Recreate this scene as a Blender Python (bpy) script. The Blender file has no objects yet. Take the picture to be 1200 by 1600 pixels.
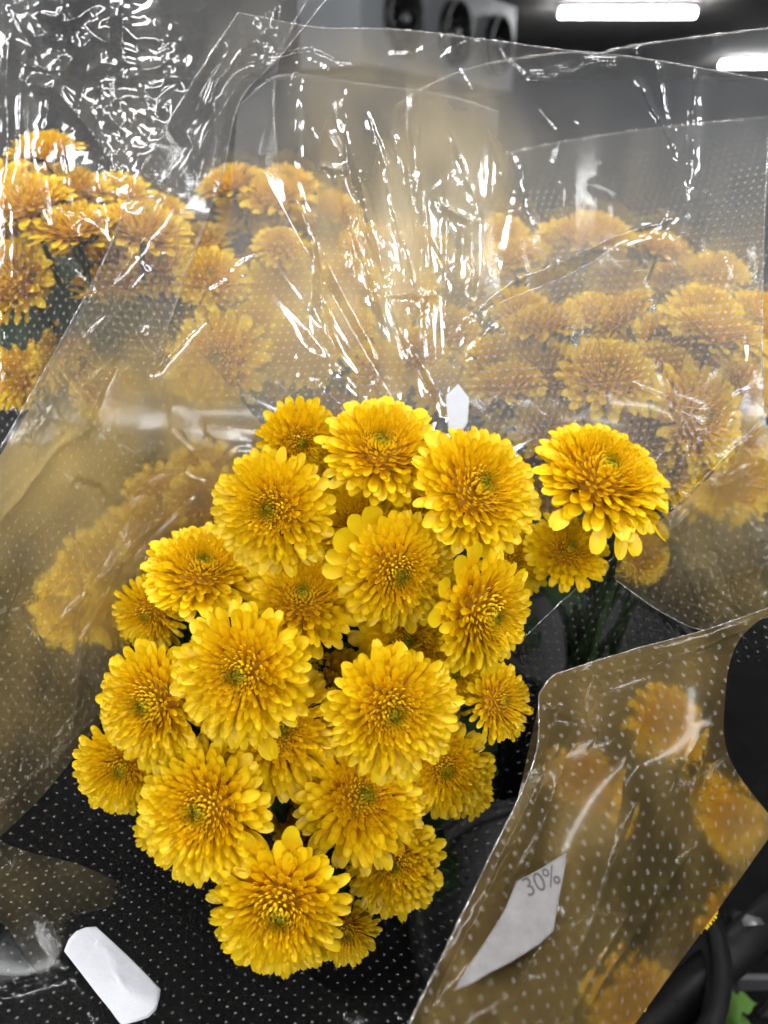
import bpy, math, random
import numpy as np
from mathutils import Vector, Matrix

# ------------------------------------------------------------------ camera, world, light
sc = bpy.context.scene
COL = sc.collection
PITCH = math.radians(25.0)
CAM = Vector((0.0, 0.0, 1.5))
F = 26.0 / 36.0 * 1600.0            # focal length in photograph pixels (1200 x 1600)

cam_data = bpy.data.cameras.new("camera")
cam_data.sensor_fit = 'VERTICAL'
cam_data.sensor_height = 36.0
cam_data.sensor_width = 27.0
cam_data.lens = 26.0
cam_data.clip_start = 0.02
cam_data.clip_end = 60.0
cam_data.dof.use_dof = True
cam_data.dof.focus_distance = 0.385
cam_data.dof.aperture_fstop = 6.0
cam = bpy.data.objects.new("camera", cam_data)
cam.location = CAM
cam.rotation_euler = (math.pi / 2 - PITCH, 0, 0)
COL.objects.link(cam)
sc.camera = cam

world = bpy.data.worlds.new("World")
sc.world = world
world.use_nodes = True
bg = world.node_tree.nodes["Background"]
bg.inputs[0].default_value = (0.80, 0.86, 1.0, 1)
bg.inputs[1].default_value = 0.10
LAMP_POWER = 74.0

sc.view_settings.view_transform = 'Standard'
sc.view_settings.look = 'None'
sc.view_settings.exposure = 0.0
sc.view_settings.gamma = 1.0
sc.render.engine = 'CYCLES'
cy = sc.cycles
cy.use_denoising = True
cy.use_adaptive_sampling = True
cy.adaptive_threshold = 0.05
cy.adaptive_min_samples = 12
cy.max_bounces = 6
cy.diffuse_bounces = 3
cy.glossy_bounces = 2
cy.transmission_bounces = 4
cy.transparent_max_bounces = 32
cy.sample_clamp_indirect = 5.0
cy.caustics_reflective = False
cy.caustics_refractive = False

# ------------------------------------------------------------------ geometry helpers
ROT = cam.rotation_euler.to_matrix()
RN = np.array(ROT)
CN = np.array(CAM)


def at(px, py, d):
    """The point that stands d metres out along the lens axis, seen at photograph pixel px, py."""
    return CAM + ROT @ Vector(((px - 600) / F * d, -(py - 800) / F * d, -d))


def at_np(px, py, d):
    v = np.stack([(px - 600) / F * d, -(py - 800) / F * d, -d], -1)
    return v @ RN.T + CN


def cam_dir(nx, ny_down):
    """A direction given by its sideways and downwards lean as seen, the rest towards the viewer."""
    l = math.hypot(nx, ny_down)
    if l > 0.97:
        nx, ny_down = nx / l * 0.97, ny_down / l * 0.97
    nz = math.sqrt(1 - nx * nx - ny_down * ny_down)
    return (ROT @ Vector((nx, -ny_down, nz))).normalized()


def mesh_from(name, verts, faces, uvs=None, smooth=True, attrs=None):
    me = bpy.data.meshes.new(name)
    me.from_pydata([tuple(v) for v in verts], [], [tuple(f) for f in faces])
    if uvs is not None:
        uvl = me.uv_layers.new(name="UVMap")
        li = np.zeros(len(me.loops), dtype=np.int32)
        me.loops.foreach_get("vertex_index", li)
        uvl.data.foreach_set("uv", np.asarray(uvs, dtype=np.float32)[li].ravel())
    if attrs:
        for k, v in attrs.items():
            a = me.attributes.new(k, 'FLOAT', 'POINT')
            a.data.foreach_set("value", np.asarray(v, dtype=np.float32))
    if smooth:
        me.polygons.foreach_set("use_smooth", [True] * len(me.polygons))
    me.update()
    return me


def link(name, me, mat=None, parent=None, mw=None):
    o = bpy.data.objects.new(name, me)
    COL.objects.link(o)
    if mat is not None and me is not None and len(me.materials) == 0:
        me.materials.append(mat)
    if parent is not None:
        o.parent = parent
    if mw is not None:
        o.matrix_local = mw
    return o


def thing(name, label, cat, loc=(0, 0, 0), group=None):
    o = bpy.data.objects.new(name, None)
    o.empty_display_size = 0.02
    COL.objects.link(o)
    o.location = loc
    o["label"] = label
    o["category"] = cat
    if group:
        o["group"] = group
    return o


class MB:
    """Collects boxes, tubes and lathed rings; build() links them as one mesh."""

    def __init__(self):
        self.v, self.f = [], []

    def box(self, c, s, rot=None):
        n = len(self.v)
        for z in (-.5, .5):
            for y in (-.5, .5):
                for x in (-.5, .5):
                    p = Vector((x * s[0], y * s[1], z * s[2]))
                    if rot:
                        p = rot @ p
                    self.v.append(tuple(p + Vector(c)))
        for q in ((0, 2, 3, 1), (4, 5, 7, 6), (0, 1, 5, 4), (2, 6, 7, 3), (0, 4, 6, 2), (1, 3, 7, 5)):
            self.f.append(tuple(n + i for i in q))

    def tube(self, pts, radii, seg=8, cap=True):
        pts = [Vector(p) for p in pts]
        n = len(self.v)
        for i, p in enumerate(pts):
            d = (pts[min(i + 1, len(pts) - 1)] - pts[max(i - 1, 0)]).normalized()
            a = d.orthogonal().normalized() if i == 0 else (a - d * a.dot(d)).normalized()
            b = d.cross(a)
            r = radii[i] if hasattr(radii, '__len__') else radii
            for k in range(seg):
                t = 2 * math.pi * k / seg
                self.v.append(tuple(p + (a * math.cos(t) + b * math.sin(t)) * r))
        for i in range(len(pts) - 1):
            for k in range(seg):
                k2 = (k + 1) % seg
                self.f.append((n + i * seg + k, n + i * seg + k2, n + (i + 1) * seg + k2, n + (i + 1) * seg + k))
        if cap:
            self.f.append(tuple(n + k for k in reversed(range(seg))))
            e = n + (len(pts) - 1) * seg
            self.f.append(tuple(e + k for k in range(seg)))

    def lathe(self, prof, seg=40, c=(0, 0, 0)):
        n = len(self.v)
        for (r, z) in prof:
            for k in range(seg):
                t = 2 * math.pi * k / seg
                self.v.append((c[0] + r * math.cos(t), c[1] + r * math.sin(t), c[2] + z))
        for i in range(len(prof) - 1):
            for k in range(seg):
                k2 = (k + 1) % seg
                self.f.append((n + i * seg + k, n + i * seg + k2, n + (i + 1) * seg + k2, n + (i + 1) * seg + k))

    def build(self, name, mat, parent=None, smooth=True, mw=None):
        return link(name, mesh_from(name, self.v, self.f, smooth=smooth), mat, parent, mw)


# ------------------------------------------------------------------ materials
def new_mat(name):
    m = bpy.data.materials.new(name)
    m.use_nodes = True
    nt = m.node_tree
    nt.nodes.clear()
    out = nt.nodes.new("ShaderNodeOutputMaterial")
    return m, nt, out


class N:
    """Small node-writing helper."""

    def __init__(self, nt):
        self.nt = nt

    def node(self, t, **kw):
        n = self.nt.nodes.new(t)
        for k, v in kw.items():
            setattr(n, k, v)
        return n

    def set(self, sock, v):
        if hasattr(v, "is_linked"):
            self.nt.links.new(v, sock)
        else:
            sock.default_value = v

    def math(self, op, a, b=None, clamp=False):
        n = self.node("ShaderNodeMath", operation=op, use_clamp=clamp)
        self.set(n.inputs[0], a)
        if b is not None:
            self.set(n.inputs[1], b)
        return n.outputs[0]

    def vmath(self, op, a, b=None):
        n = self.node("ShaderNodeVectorMath", operation=op)
        self.set(n.inputs[0], a)
        if b is not None:
            self.set(n.inputs[1], b)
        return n.outputs["Value"] if op in ("LENGTH", "DISTANCE", "DOT_PRODUCT") else n.outputs[0]

    def ramp(self, fac, lo, hi, a=0.0, b=1.0):
        n = self.node("ShaderNodeMapRange")
        n.clamp = True
        self.set(n.inputs[0], fac)
        for i, v in enumerate((lo, hi, a, b)):
            self.set(n.inputs[1 + i], v)
        return n.outputs[0]

    def mixc(self, fac, a, b, blend='MIX'):
        n = self.node("ShaderNodeMix", data_type='RGBA', blend_type=blend)
        self.set(n.inputs[0], fac)
        self.set(n.inputs[6], a)
        self.set(n.inputs[7], b)
        return n.outputs[2]

    def noise(self, vec, scale, detail=3.0, rough=0.5):
        n = self.node("ShaderNodeTexNoise")
        if vec is not None:
            self.set(n.inputs["Vector"], vec)
        n.inputs["Scale"].default_value = scale
        n.inputs["Detail"].default_value = detail
        n.inputs["Roughness"].default_value = rough
        return n.outputs[0]

    def mixs(self, fac, a, b):
        n = self.node("ShaderNodeMixShader")
        self.set(n.inputs[0], fac)
        self.nt.links.new(a, n.inputs[1])
        self.nt.links.new(b, n.inputs[2])
        return n.outputs[0]


def plain(name, color, rough=0.5, spec=0.5, metal=0.0, noise=0.12, scale=60.0, bump=0.0):
    m, nt, out = new_mat(name)
    h = N(nt)
    co = h.node("ShaderNodeTexCoord").outputs["Object"]
    nz = h.noise(co, scale, 5.0, 0.6)
    dark = tuple(c * (1 - noise) for c in color) + (1,)
    lite = tuple(min(1, c * (1 + noise)) for c in color) + (1,)
    p = h.node("ShaderNodeBsdfPrincipled")
    h.set(p.inputs["Base Color"], h.mixc(h.ramp(nz, .3, .7), dark, lite))
    h.set(p.inputs["Roughness"], h.ramp(nz, .2, .8, max(0.02, rough - .08), min(1, rough + .08)))
    p.inputs["Specular IOR Level"].default_value = spec
    p.inputs["Metallic"].default_value = metal
    if bump:
        b = h.node("ShaderNodeBump")
        b.inputs["Strength"].default_value = bump
        b.inputs["Distance"].default_value = 0.002
        nt.links.new(nz, b.inputs["Height"])
        nt.links.new(b.outputs[0], p.inputs["Normal"])
    nt.links.new(p.outputs[0], out.inputs[0])
    return m


def petal_material(name, island):
    m, nt, out = new_mat(name)
    h = N(nt)
    if island:
        rnd = h.node("ShaderNodeNewGeometry").outputs["Random Per Island"]
    else:
        rnd = h.node("ShaderNodeObjectInfo").outputs["Random"]
    along = h.node("ShaderNodeAttribute", attribute_name="along").outputs["Fac"]
    eye = h.node("ShaderNodeAttribute", attribute_name="eye").outputs["Fac"]
    across = h.node("ShaderNodeAttribute", attribute_name="across").outputs["Fac"]
    base = h.mixc(h.ramp(along, .30, .80), (.84, .43, .002, 1), (.96, .665, .005, 1))  # orange roots: some pigment, some painted shade of the gaps between petals
    base = h.mixc(h.math('MULTIPLY', rnd, .5), base, (.93, .68, .012, 1))
    base = h.mixc(eye, base, (.15, .20, .010, 1))
    comb = h.node("ShaderNodeCombineXYZ")
    h.set(comb.inputs[0], h.math('MULTIPLY', across, 9.0))
    h.set(comb.inputs[1], h.math('MULTIPLY', along, 1.2))
    h.set(comb.inputs[2], h.math('MULTIPLY', rnd, 40.0))
    vein = h.noise(comb.outputs[0], 1.0, 2.0)
    base = h.mixc(h.ramp(vein, .35, .7, 0, .22), base, (.86, .50, .003, 1))
    p = h.node("ShaderNodeBsdfPrincipled")
    h.set(p.inputs["Base Color"], base)
    p.inputs["Roughness"].default_value = .36
    p.inputs["Specular IOR Level"].default_value = .36
    bmp = h.node("ShaderNodeBump")
    bmp.inputs["Strength"].default_value = .25
    bmp.inputs["Distance"].default_value = .0004
    nt.links.new(vein, bmp.inputs["Height"])
    nt.links.new(bmp.outputs[0], p.inputs["Normal"])
    t = h.node("ShaderNodeBsdfTranslucent")
    h.set(t.inputs[0], base)
    nt.links.new(h.mixs(.20, p.outputs[0], t.outputs[0]), out.inputs[0])
    return m


def film_material(name, tint=(.86, .87, .88), haze=.05, gloss=.07, rough=.12, dot=.0056, dot_r=.15, dot_alpha=.5,
                  trans=(.97, .97, .96), graze=.25, bloomlight_tint=(.86, .72, .44), blur=0.0, blur0=.12, blur_rough=.30):
    """Clear perforated wrapping film: see-through, a thin milky haze, a sharp sheen and rows of pale dots.
    'milk' (clouding of crumpled film, its gold tint painting yellow light off the blooms) and 'dots' (where it is perforated) come from the panel."""
    m, nt, out = new_mat(name)
    h = N(nt)
    uv = h.node("ShaderNodeTexCoord").outputs["UV"]
    milk = h.node("ShaderNodeAttribute", attribute_name="milk").outputs["Fac"]
    dots = h.node("ShaderNodeAttribute", attribute_name="dots").outputs["Fac"]
    tr = h.node("ShaderNodeBsdfTransparent")
    tr.inputs[0].default_value = trans + (1,)
    tc = h.mixc(h.math('MULTIPLY', milk, 3.0, clamp=True), tint + (1,), bloomlight_tint + (1,))  # golden clouds put yellow light bounced off the blooms into the film colour
    df = h.node("ShaderNodeBsdfDiffuse")
    h.set(df.inputs[0], tc)
    tl = h.node("ShaderNodeBsdfTranslucent")
    h.set(tl.inputs[0], tc)
    milky = h.mixs(.5, df.outputs[0], tl.outputs[0])
    lw = h.node("ShaderNodeLayerWeight")
    lw.inputs["Blend"].default_value = .5
    f4 = h.math('POWER', lw.outputs["Facing"], 4.0)
    hz = h.math('ADD', h.math('ADD', milk, haze), h.math('MULTIPLY', f4, graze), clamp=True)
    through = tr.outputs[0]
    if blur:
        rf = h.node("ShaderNodeBsdfRefraction")
        rf.inputs["Color"].default_value = trans + (1,)
        rf.inputs["Roughness"].default_value = blur_rough
        rf.inputs["IOR"].default_value = 1.12
        through = h.mixs(h.math('MULTIPLY', h.math('ADD', milk, blur0), blur, clamp=True), through, rf.outputs[0])
    body = h.mixs(hz, through, milky)
    if dot_alpha:
        def lattice(shift):
            q = h.vmath('ADD', h.vmath('MULTIPLY', uv, (1 / dot, 1 / (dot * 1.45), 0)), (shift, shift, 0))
            fr = h.vmath('SUBTRACT', h.vmath('FRACTION', q), (.5, .5, 0))
            return h.vmath('LENGTH', h.vmath('MULTIPLY', fr, (1.25, 1.45 * .85, 0)))
        dd = h.math('MINIMUM', lattice(0.0), lattice(0.5))
        dotm = h.math('MULTIPLY', h.ramp(dd, dot_r * .7, dot_r * 1.15, dot_alpha, 0.0), dots)
        wd = h.node("ShaderNodeBsdfDiffuse")
        wd.inputs[0].default_value = (.86, .86, .84, 1)
        body = h.mixs(dotm, body, wd.outputs[0])
    gl = h.node("ShaderNodeBsdfGlossy")
    gl.inputs["Color"].default_value = (1, 1, 1, 1)
    gl.inputs["Roughness"].default_value = rough
    fr = h.math('ADD', h.math('MULTIPLY', f4, .5), gloss, clamp=True)
    nt.links.new(h.mixs(fr, body, gl.outputs[0]), out.inputs[0])
    return m


M = {}
M['petal'] = petal_material("petal_yellow", False)
M['floret'] = petal_material("floret_yellow", True)
M['core'] = plain("gap_shade_receptacle", (.40, .19, .004), .7, .2, noise=.2, scale=300)  # dark orange stands in for the shaded depth between petals
M['stem'] = plain("stem_green", (.030, .062, .013), .5, .4, noise=.3, scale=90)
M['leaf'] = plain("leaf_dark_green", (.012, .030, .009), .55, .2, noise=.35, scale=110, bump=.3)
M['film'] = film_material("clear_dotted_film", haze=.035, dot_alpha=.32, gloss=.035, tint=(.76, .81, .88))
M['film_back'] = film_material("clear_film_behind", haze=.035, dot_alpha=.10, gloss=.035, tint=(.76, .80, .86))
M['film_dark'] = film_material("clear_dotted_film_low", haze=.002, dot_alpha=.25, dot=.0064, dot_r=.105, gloss=.009, graze=.04, trans=(.90, .90, .88))
M['film_crackle'] = film_material("crackled_film", haze=.03, dot_alpha=.25, gloss=.085, rough=.11)
M['film_wrinkled'] = film_material("wrinkled_dotted_film", haze=.045, dot_alpha=.28, gloss=.09, rough=.085, tint=(.78, .80, .84), bloomlight_tint=(.86, .74, .50), blur=.5, blur_rough=.18)
M['film_bloomhaze'] = film_material("film_bloomlight_clouds", haze=.0, dot_alpha=.17, blur=1.2, bloomlight_tint=(.66, .48, .18), gloss=.010, tint=(.62, .48, .23), trans=(.98, .97, .95), dot=.0060, dot_r=.13, graze=.05)  # amber stands in for yellow light the blooms scatter onto the film
M['film_bloomlight'] = film_material("dotted_film_bloomlight", tint=(.34, .24, .095), haze=.20, trans=(.72, .61, .40), bloomlight_tint=(.36, .25, .095), blur=1.4, blur0=.55,  # brown-gold tint paints yellow bloom light caught in the film layers
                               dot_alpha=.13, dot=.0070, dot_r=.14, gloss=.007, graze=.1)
M['edge'] = film_material("film_cut_edge", haze=.28, dot_alpha=0, gloss=.20, rough=.12)
M['paper'] = plain("white_paper", (.58, .59, .63), .6, .3, noise=.03, scale=220, bump=.25)
M['label'] = plain("grey_white_label", (.20, .19, .187), .7, .2, noise=.16, scale=120)
M['ink'] = plain("grey_ink", (.075, .07, .072), .7, .2)
M['black'] = plain("black_plastic", (.008, .008, .008), .5, .25, noise=.3, scale=30)
M['blacktop'] = plain("black_table", (.006, .006, .006), .85, .08, noise=.35, scale=12)
M['room'] = plain("grey_ceiling_panel", (.36, .34, .32), .8, .2, noise=.06, scale=2)
M['wall'] = plain("grey_wall_panel", (.045, .055, .075), .8, .2, noise=.08, scale=1.5)
M['floor'] = plain("dark_floor", (.06, .06, .062), .6, .3, noise=.2, scale=6)
M['cooler'] = plain("pale_cooler_housing", (.24, .25, .26), .5, .4, noise=.05, scale=4)
M['steel'] = plain("dull_steel", (.16, .16, .165), .4, .5, metal=.6, noise=.1, scale=40)
M['housing'] = plain("lamp_housing", (.30, .29, .28), .6, .4, noise=.05, scale=5)
m_, nt_, out_ = new_mat("lamp_glow")
em_ = nt_.nodes.new("ShaderNodeEmission")
em_.inputs[0].default_value = (.97, .985, 1.0, 1)
em_.inputs[1].default_value = LAMP_POWER
nt_.links.new(em_.outputs[0], out_.inputs[0])
M['glow'] = m_

# ------------------------------------------------------------------ the room
CEIL = 2.78


def structure(name, c, s, mat):
    b = MB()
    b.box(c, s)
    o = b.build(name, M[mat], smooth=False)
    o["kind"] = "structure"
    return o


structure("ceiling", (0, 4.5, CEIL + .05), (18, 20, .1), 'room')
structure("wall", (0, 13.5, 1.4), (18, .1, 2.74), 'wall')
structure("floor", (0, 4.5, -.05), (18, 20, .1), 'floor')


def tube_lamp(x, y, label, length=1.16, group="tube lamps on the ceiling"):
    t = thing("tube_lamp", label, "lamp", (x, y, CEIL), group)
    b = MB()
    b.box((0, 0, -.018), (length + .06, .11, .036))
    b.build("housing", M['housing'], t, smooth=False)
    b = MB()
    for s in (-1, 1):
        b.box((s * (length / 2 - .008), 0, -.058), (.03, .035, .044))
        e = b.build("end_cap", M['housing'], t, smooth=False)
        b = MB()
    b.tube([(-length / 2, 0, -.07), (length / 2, 0, -.07)], .034, 12)
    b.build("glass_tube", M['glow'], t)
    return t


p = at(980, 22, 6.4)
tube_lamp(p.x, p.y, "lit white tube lamp on the grey ceiling beside the cooling unit", group=None)
p = at(1196, 100, 9.6)
tube_lamp(p.x, min(p.y, 12.6), "lit white tube lamp deeper in the room, seen through the wrapping film", group=None)
for (x, y) in ((-.75, .50), (.80, .42), (.3, 3.3), (-1.5, 2.4), (-1.65, -.75), (1.7, -.8), (-.8, -1.9), (.9, -2.1), (0.1, -4.3)):  # unseen lamps, positioned for streaks on the film folds and front fill
    tube_lamp(x, y, "lit white tube lamp out of view, placed to streak the film and light the blooms")

# cooling unit under the ceiling
pts = [at(628, 30, 4.55), at(704, 52, 5.05), at(776, 72, 5.55)]
a0, a1 = pts[0], pts[2]
ax = Vector((a1.x - a0.x, a1.y - a0.y, 0)).normalized()
nrm = Vector((ax.y, -ax.x, 0))
zf = 2.33
cu = thing("cooling_unit", "pale ceiling cooling unit with three dark round fans", "cooling unit", (a0.x, a0.y, zf))
rotm = Matrix((ax, -nrm, Vector((0, 0, 1)))).transposed()
lenu = (a1 - a0).length
b = MB()
b.box(rotm @ Vector((lenu / 2 - .05, .24, .0)), (lenu + .75, .46, .56), rotm)
b.build("housing", M['cooler'], cu, smooth=False)
b = MB()
for sx in (-.2, lenu + .1):
    b = MB()
    b.box(rotm @ Vector((sx, .2, .36)), (.04, .04, .18), rotm)
    b.build("hanger", M['steel'], cu, smooth=False)
for k, fx in enumerate((0.0, lenu * .5, lenu)):
    ctr = rotm @ Vector((fx, 0, 0))
    mw = Matrix.Translation(ctr) @ rotm.to_4x4() @ Matrix.Rotation(math.pi / 2, 4, 'X')
    b = MB()
    b.lathe([(.19, -.01), (.19, .05), (.172, .05), (.17, .005), (.0, .005)], 32)
    fan = b.build("fan", M['black'], cu, mw=mw)
    b = MB()
    for q in range(5):
        t = q * 2 * math.pi / 5
        b.box((.075 * math.cos(t), .075 * math.sin(t), .025), (.11, .055, .006),
              Matrix.Rotation(t, 3, 'Z') @ Matrix.Rotation(.5, 3, 'X'))
    b.build("blade", M['black'], fan, smooth=False)
    b = MB()
    b.lathe([(.035, .0), (.035, .035), (.0, .04)], 20)
    b.build("hub", M['steel'], fan)

# black table that carries the buckets
TABLE_Z = .66
tb = thing("display_table", "black display table under the flower buckets", "table", (0, .75, 0))
b = MB(); b.box((0, 0, TABLE_Z - .02), (2.6, 1.5, .04)); b.build("table_top", M['blacktop'], tb, smooth=False)
for sx in (-1, 1):
    for sy in (-1, 1):
        b = MB(); b.box((sx * 1.2, sy * .66, (TABLE_Z - .04) / 2), (.05, .05, TABLE_Z - .04))
        b.build("leg", M['steel'], tb, smooth=False)


def bucket(x, y, label, top=1.0, r=.12):
    t = thing("flower_bucket", label, "bucket", (x, y, TABLE_Z))
    hgt = top - TABLE_Z
    b = MB()
    b.lathe([(0, .002), (r * .78, .002), (r, hgt), (r - .004, hgt), (r * .78 - .004, .008), (0, .008)], 40)
    b.build("body", M['black'], t)
    b = MB()
    b.lathe([(r - .005, hgt - .002), (r - .005, hgt + .006), (r + .009, hgt + .006), (r + .009, hgt - .012), (r + .006, hgt - .012), (r + .006, hgt - .002)], 40)
    b.build("rim", M['black'], t)
    return t


# ------------------------------------------------------------------ chrysanthemums
def petal_mesh(name, q, seed, na=6, nw=4):
    """One petal, unit long along x, unit wide along y; q = 0 inner bead-like floret ... 1 broad outer petal."""
    rg = random.Random(seed)
    cup = .95 - .70 * q + rg.uniform(-.08, .08)
    curl = .55 * (1 - q) ** 1.0 + .06 + rg.uniform(-.04, .05)
    arch = .05 + .05 * q
    tw = rg.uniform(-.15, .15)
    notch = .05 * q * rg.random()
    vs, al, ac = [], [], []
    rows = [0, .28, .52, .70, .84, .94, 1.0] if na == 6 else [0, .42, .70, .88, 1.0]
    for i in range(na + 1):
        s = rows[i]
        wp = .22 + .78 * (s / .70) ** 1.2 if s < .70 else math.sqrt(max(0, 1 - ((s - .70) / .31) ** 2.1))
        for j in range(nw + 1):
            c = j / nw * 2 - 1
            x = s - (notch * (1 - abs(c)) if i == na else 0)
            y = .5 * wp * c
            z = arch * math.sin(math.pi * s) * .9
            x2 = x
            if s > .55:
                k = (s - .55) / .45
                z += curl * .5 * k ** 2
                x2 -= curl * .28 * k ** 2
            za = cup * .42 * (c * c) * wp * (.35 + .65 * s)
            yy = y * (1 - .30 * cup * min(1, s * 1.3) * abs(c))
            vs.append((x2, yy * math.cos(tw * s), z, za + yy * math.sin(tw * s)))
            al.append(s); ac.append(c)
    fs = []
    for i in range(na):
        for j in range(nw):
            a = i * (nw + 1) + j
            fs.append((a, a + 1, a + nw + 2, a + nw + 1))
    return vs, fs, al, ac


LEVELS = 7
VARS = 3
PM = {}
PMESH = {}
for L in range(LEVELS):
    for v in range(VARS):
        q = L / (LEVELS - 1)
        PM[L, v] = petal_mesh("petal", q, 100 * L + v)
        vs, fs, al, ac = PM[L, v]
PLOW = {(L, v): petal_mesh("petal", L / (LEVELS - 1), 100 * L + v, 4, 2) for L in range(LEVELS) for v in range(VARS)}


def petal_mesh_data(L, v, ratio):
    """Mesh shared between alike petals: width ratio is baked so that the object itself scales evenly."""
    key = (L, v, round(ratio * 20))
    if key not in PMESH:
        vs, fs, al, ac = PM[L, v]
        w = key[2] / 20
        co = [(x, y * w, z + za * w) for (x, y, z, za) in vs]
        me = mesh_from("petal", co, fs, attrs={"along": al, "across": ac, "eye": [0] * len(al)})
        me.materials.append(M['petal'])
        PMESH[key] = me
    return PMESH[key]


GA = math.pi * (3 - math.sqrt(5))


def flower_layout(R, n, rg, open_=1.0, flat=1.0):
    """Petal frames (matrix in the flower's frame), lengths, widths and q of a double chrysanthemum."""
    res = []
    ph0 = rg.uniform(0, 6.28)
    ecc = rg.uniform(-.05, .05)
    eph = rg.uniform(0, 6.28)
    for i in range(n):
        q = (i + .5) / n
        ph = ph0 + i * GA + rg.gauss(0, .03 + .05 * q)
        rho = (q ** .77) * (1 + rg.gauss(0, .028) + ecc * math.cos(ph - eph))
        rho = min(rho, 1.10)
        c = min(rho, 1)
        # height of the tip over the base plane: a dome with a sunken eye
        hgt = (.50 * (1 - c ** 2.2) - .17 * math.exp(-(rho / .19) ** 2)) * flat + rg.gauss(0, .014 + .026 * q)
        # how far the visible end leans out of the axis: upright beads inside, spread petals outside
        lean = .15 + 1.22 * min(1, rho) ** .85 + rg.gauss(0, .08)
        ln = (.20 + .10 * rho + .46 * max(0, rho - .35)) * rg.uniform(.92, 1.08)
        if q > .86:
            lean += (.02 + .16 * (q - .86) / .14 * rg.uniform(.0, 1.2)) * open_
        if q > .6 and rg.random() < .05:
            lean -= rg.uniform(.1, .4)
        er = Vector((math.cos(ph), math.sin(ph), 0))
        x = er * math.sin(lean) + Vector((0, 0, math.cos(lean)))
        tip = (er * rho + Vector((0, 0, hgt))) * R
        ln *= R
        base = tip - x * ln
        y = Vector((-math.sin(ph), math.cos(ph), 0))
        roll = rg.gauss(0, .13)
        z = x.cross(y)
        y2 = y * math.cos(roll) + z * math.sin(roll)
        z2 = x.cross(y2)
        w = R * (.042 + .046 * rho + .112 * rho ** 3.0) * rg.uniform(.86, 1.14)
        mat = Matrix((x, y2, z2)).transposed().to_4x4()
        mat.translation = base
        eye = max(0.0, min(1.0, (.25 - rho) / .15)) * rg.uniform(.65, 1.0)
        res.append((mat, ln, w, q, eye))
    return res


def joined_petals(name, lay, parts, mat):
    vs, fs, al, ac, ey = [], [], [], [], []
    for k, (mt, ln, w, q, eye) in enumerate(lay):
        L = min(LEVELS - 1, int(round(q * (LEVELS - 1))))
        pv, pf, pa, pc = parts[L, k % VARS]
        n = len(vs)
        rr = np.array([(x * ln, y * w, z * ln + za * w) for (x, y, z, za) in pv])
        A = np.array(mt)
        rr = rr @ A[:3, :3].T + A[:3, 3]
        vs.extend(map(tuple, rr))
        fs.extend(tuple(n + i for i in f) for f in pf)
        al.extend(pa); ac.extend(pc); ey.extend([eye] * len(pa))
    me = mesh_from(name, vs, fs, attrs={"along": al, "across": ac, "eye": ey})
    me.materials.append(mat)
    return me


def leaf_mesh(seed):
    rg = random.Random(seed)
    n = 24
    left, right = [], []
    vs, fs = [], []
    for i in range(n + 1):
        s = i / n
        prof = math.sin(math.pi * min(1, s * 1.02)) ** .7 * .30 * (1 + .5 * math.sin(s * 2.6))
        lob = 1 - .5 * abs(math.sin(s * math.pi * 3.6)) ** 3
        w = max(.012, prof * lob)
        zc = .10 * math.sin(s * 3) - .20 * s * s
        vs += [(s - .03, -w, zc + .05 * w * 4 + rg.uniform(-.01, .01)), (s, 0, zc), (s - .03, w, zc + .05 * w * 4 + rg.uniform(-.01, .01))]
    for i in range(n):
        a = i * 3
        fs += [(a, a + 3, a + 4, a + 1), (a + 1, a + 4, a + 5, a + 2)]
    me = mesh_from("leaf", vs, fs)
    me.materials.append(M['leaf'])
    return me


LEAVES = [leaf_mesh(s) for s in range(4)]


def flower_frame(nx, ny, rg):
    z = cam_dir(nx, ny)
    x = z.orthogonal().normalized()
    y = z.cross(x)
    m3 = Matrix((x, y, z)).transposed()
    return m3 @ Matrix.Rotation(rg.uniform(0, 6.28), 3, 'Z')


def add_stem(t, mw, R, foot, rg, leaves):
    """Stem from under the bloom to the foot of the bunch, with a few lobed leaves, in the flower's frame."""
    inv = mw.inverted()
    p0 = Vector((0, 0, -.10 * R))
    p3 = inv @ foot
    p1 = Vector((0, 0, -.055))
    p2 = p1.lerp(p3, .45) + Vector((rg.uniform(-.008, .008), rg.uniform(-.008, .008), 0))
    pts = []
    for k in range(9):
        u = k / 8
        pts.append(p0 * (1 - u) ** 3 + p1 * 3 * u * (1 - u) ** 2 + p2 * 3 * u * u * (1 - u) + p3 * u ** 3)
    b = MB()
    b.tube(pts, [.0021 + .0010 * k / 8 for k in range(9)], 8)
    b.build("stem", M['stem'], t)
    b = MB()
    b.lathe([(0, -.24 * R), (.20 * R, -.22 * R), (.42 * R, -.12 * R), (.46 * R, -.06 * R), (.30 * R, .0), (0, .0)], 16)
    b.build("calyx", M['stem'], t)
    b = MB()
    b.lathe([(.0, -.04 * R), (.46 * R, -.04 * R), (.48 * R, .04 * R), (.38 * R, .14 * R), (.25 * R, .19 * R), (.13 * R, .14 * R), (0, .08 * R)], 18)
    b.build("receptacle", M['core'], t)
    for k in range(leaves):
        u = .16 + .14 * k + rg.uniform(0, .08)
        i = min(7, int(u * 8))
        c = pts[i].lerp(pts[i + 1], u * 8 - i)
        a = rg.uniform(0, 6.28)
        s = rg.uniform(.035, .052)
        lm = Matrix.Translation(c) @ Matrix.Rotation(a, 4, 'Z') @ Matrix.Rotation(rg.uniform(-.5, .5), 4, 'Y') @ Matrix.Scale(s, 4)
        link("leaf", LEAVES[rg.randrange(4)], None, t, lm)


NP = 430
SPLIT = 324


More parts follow.
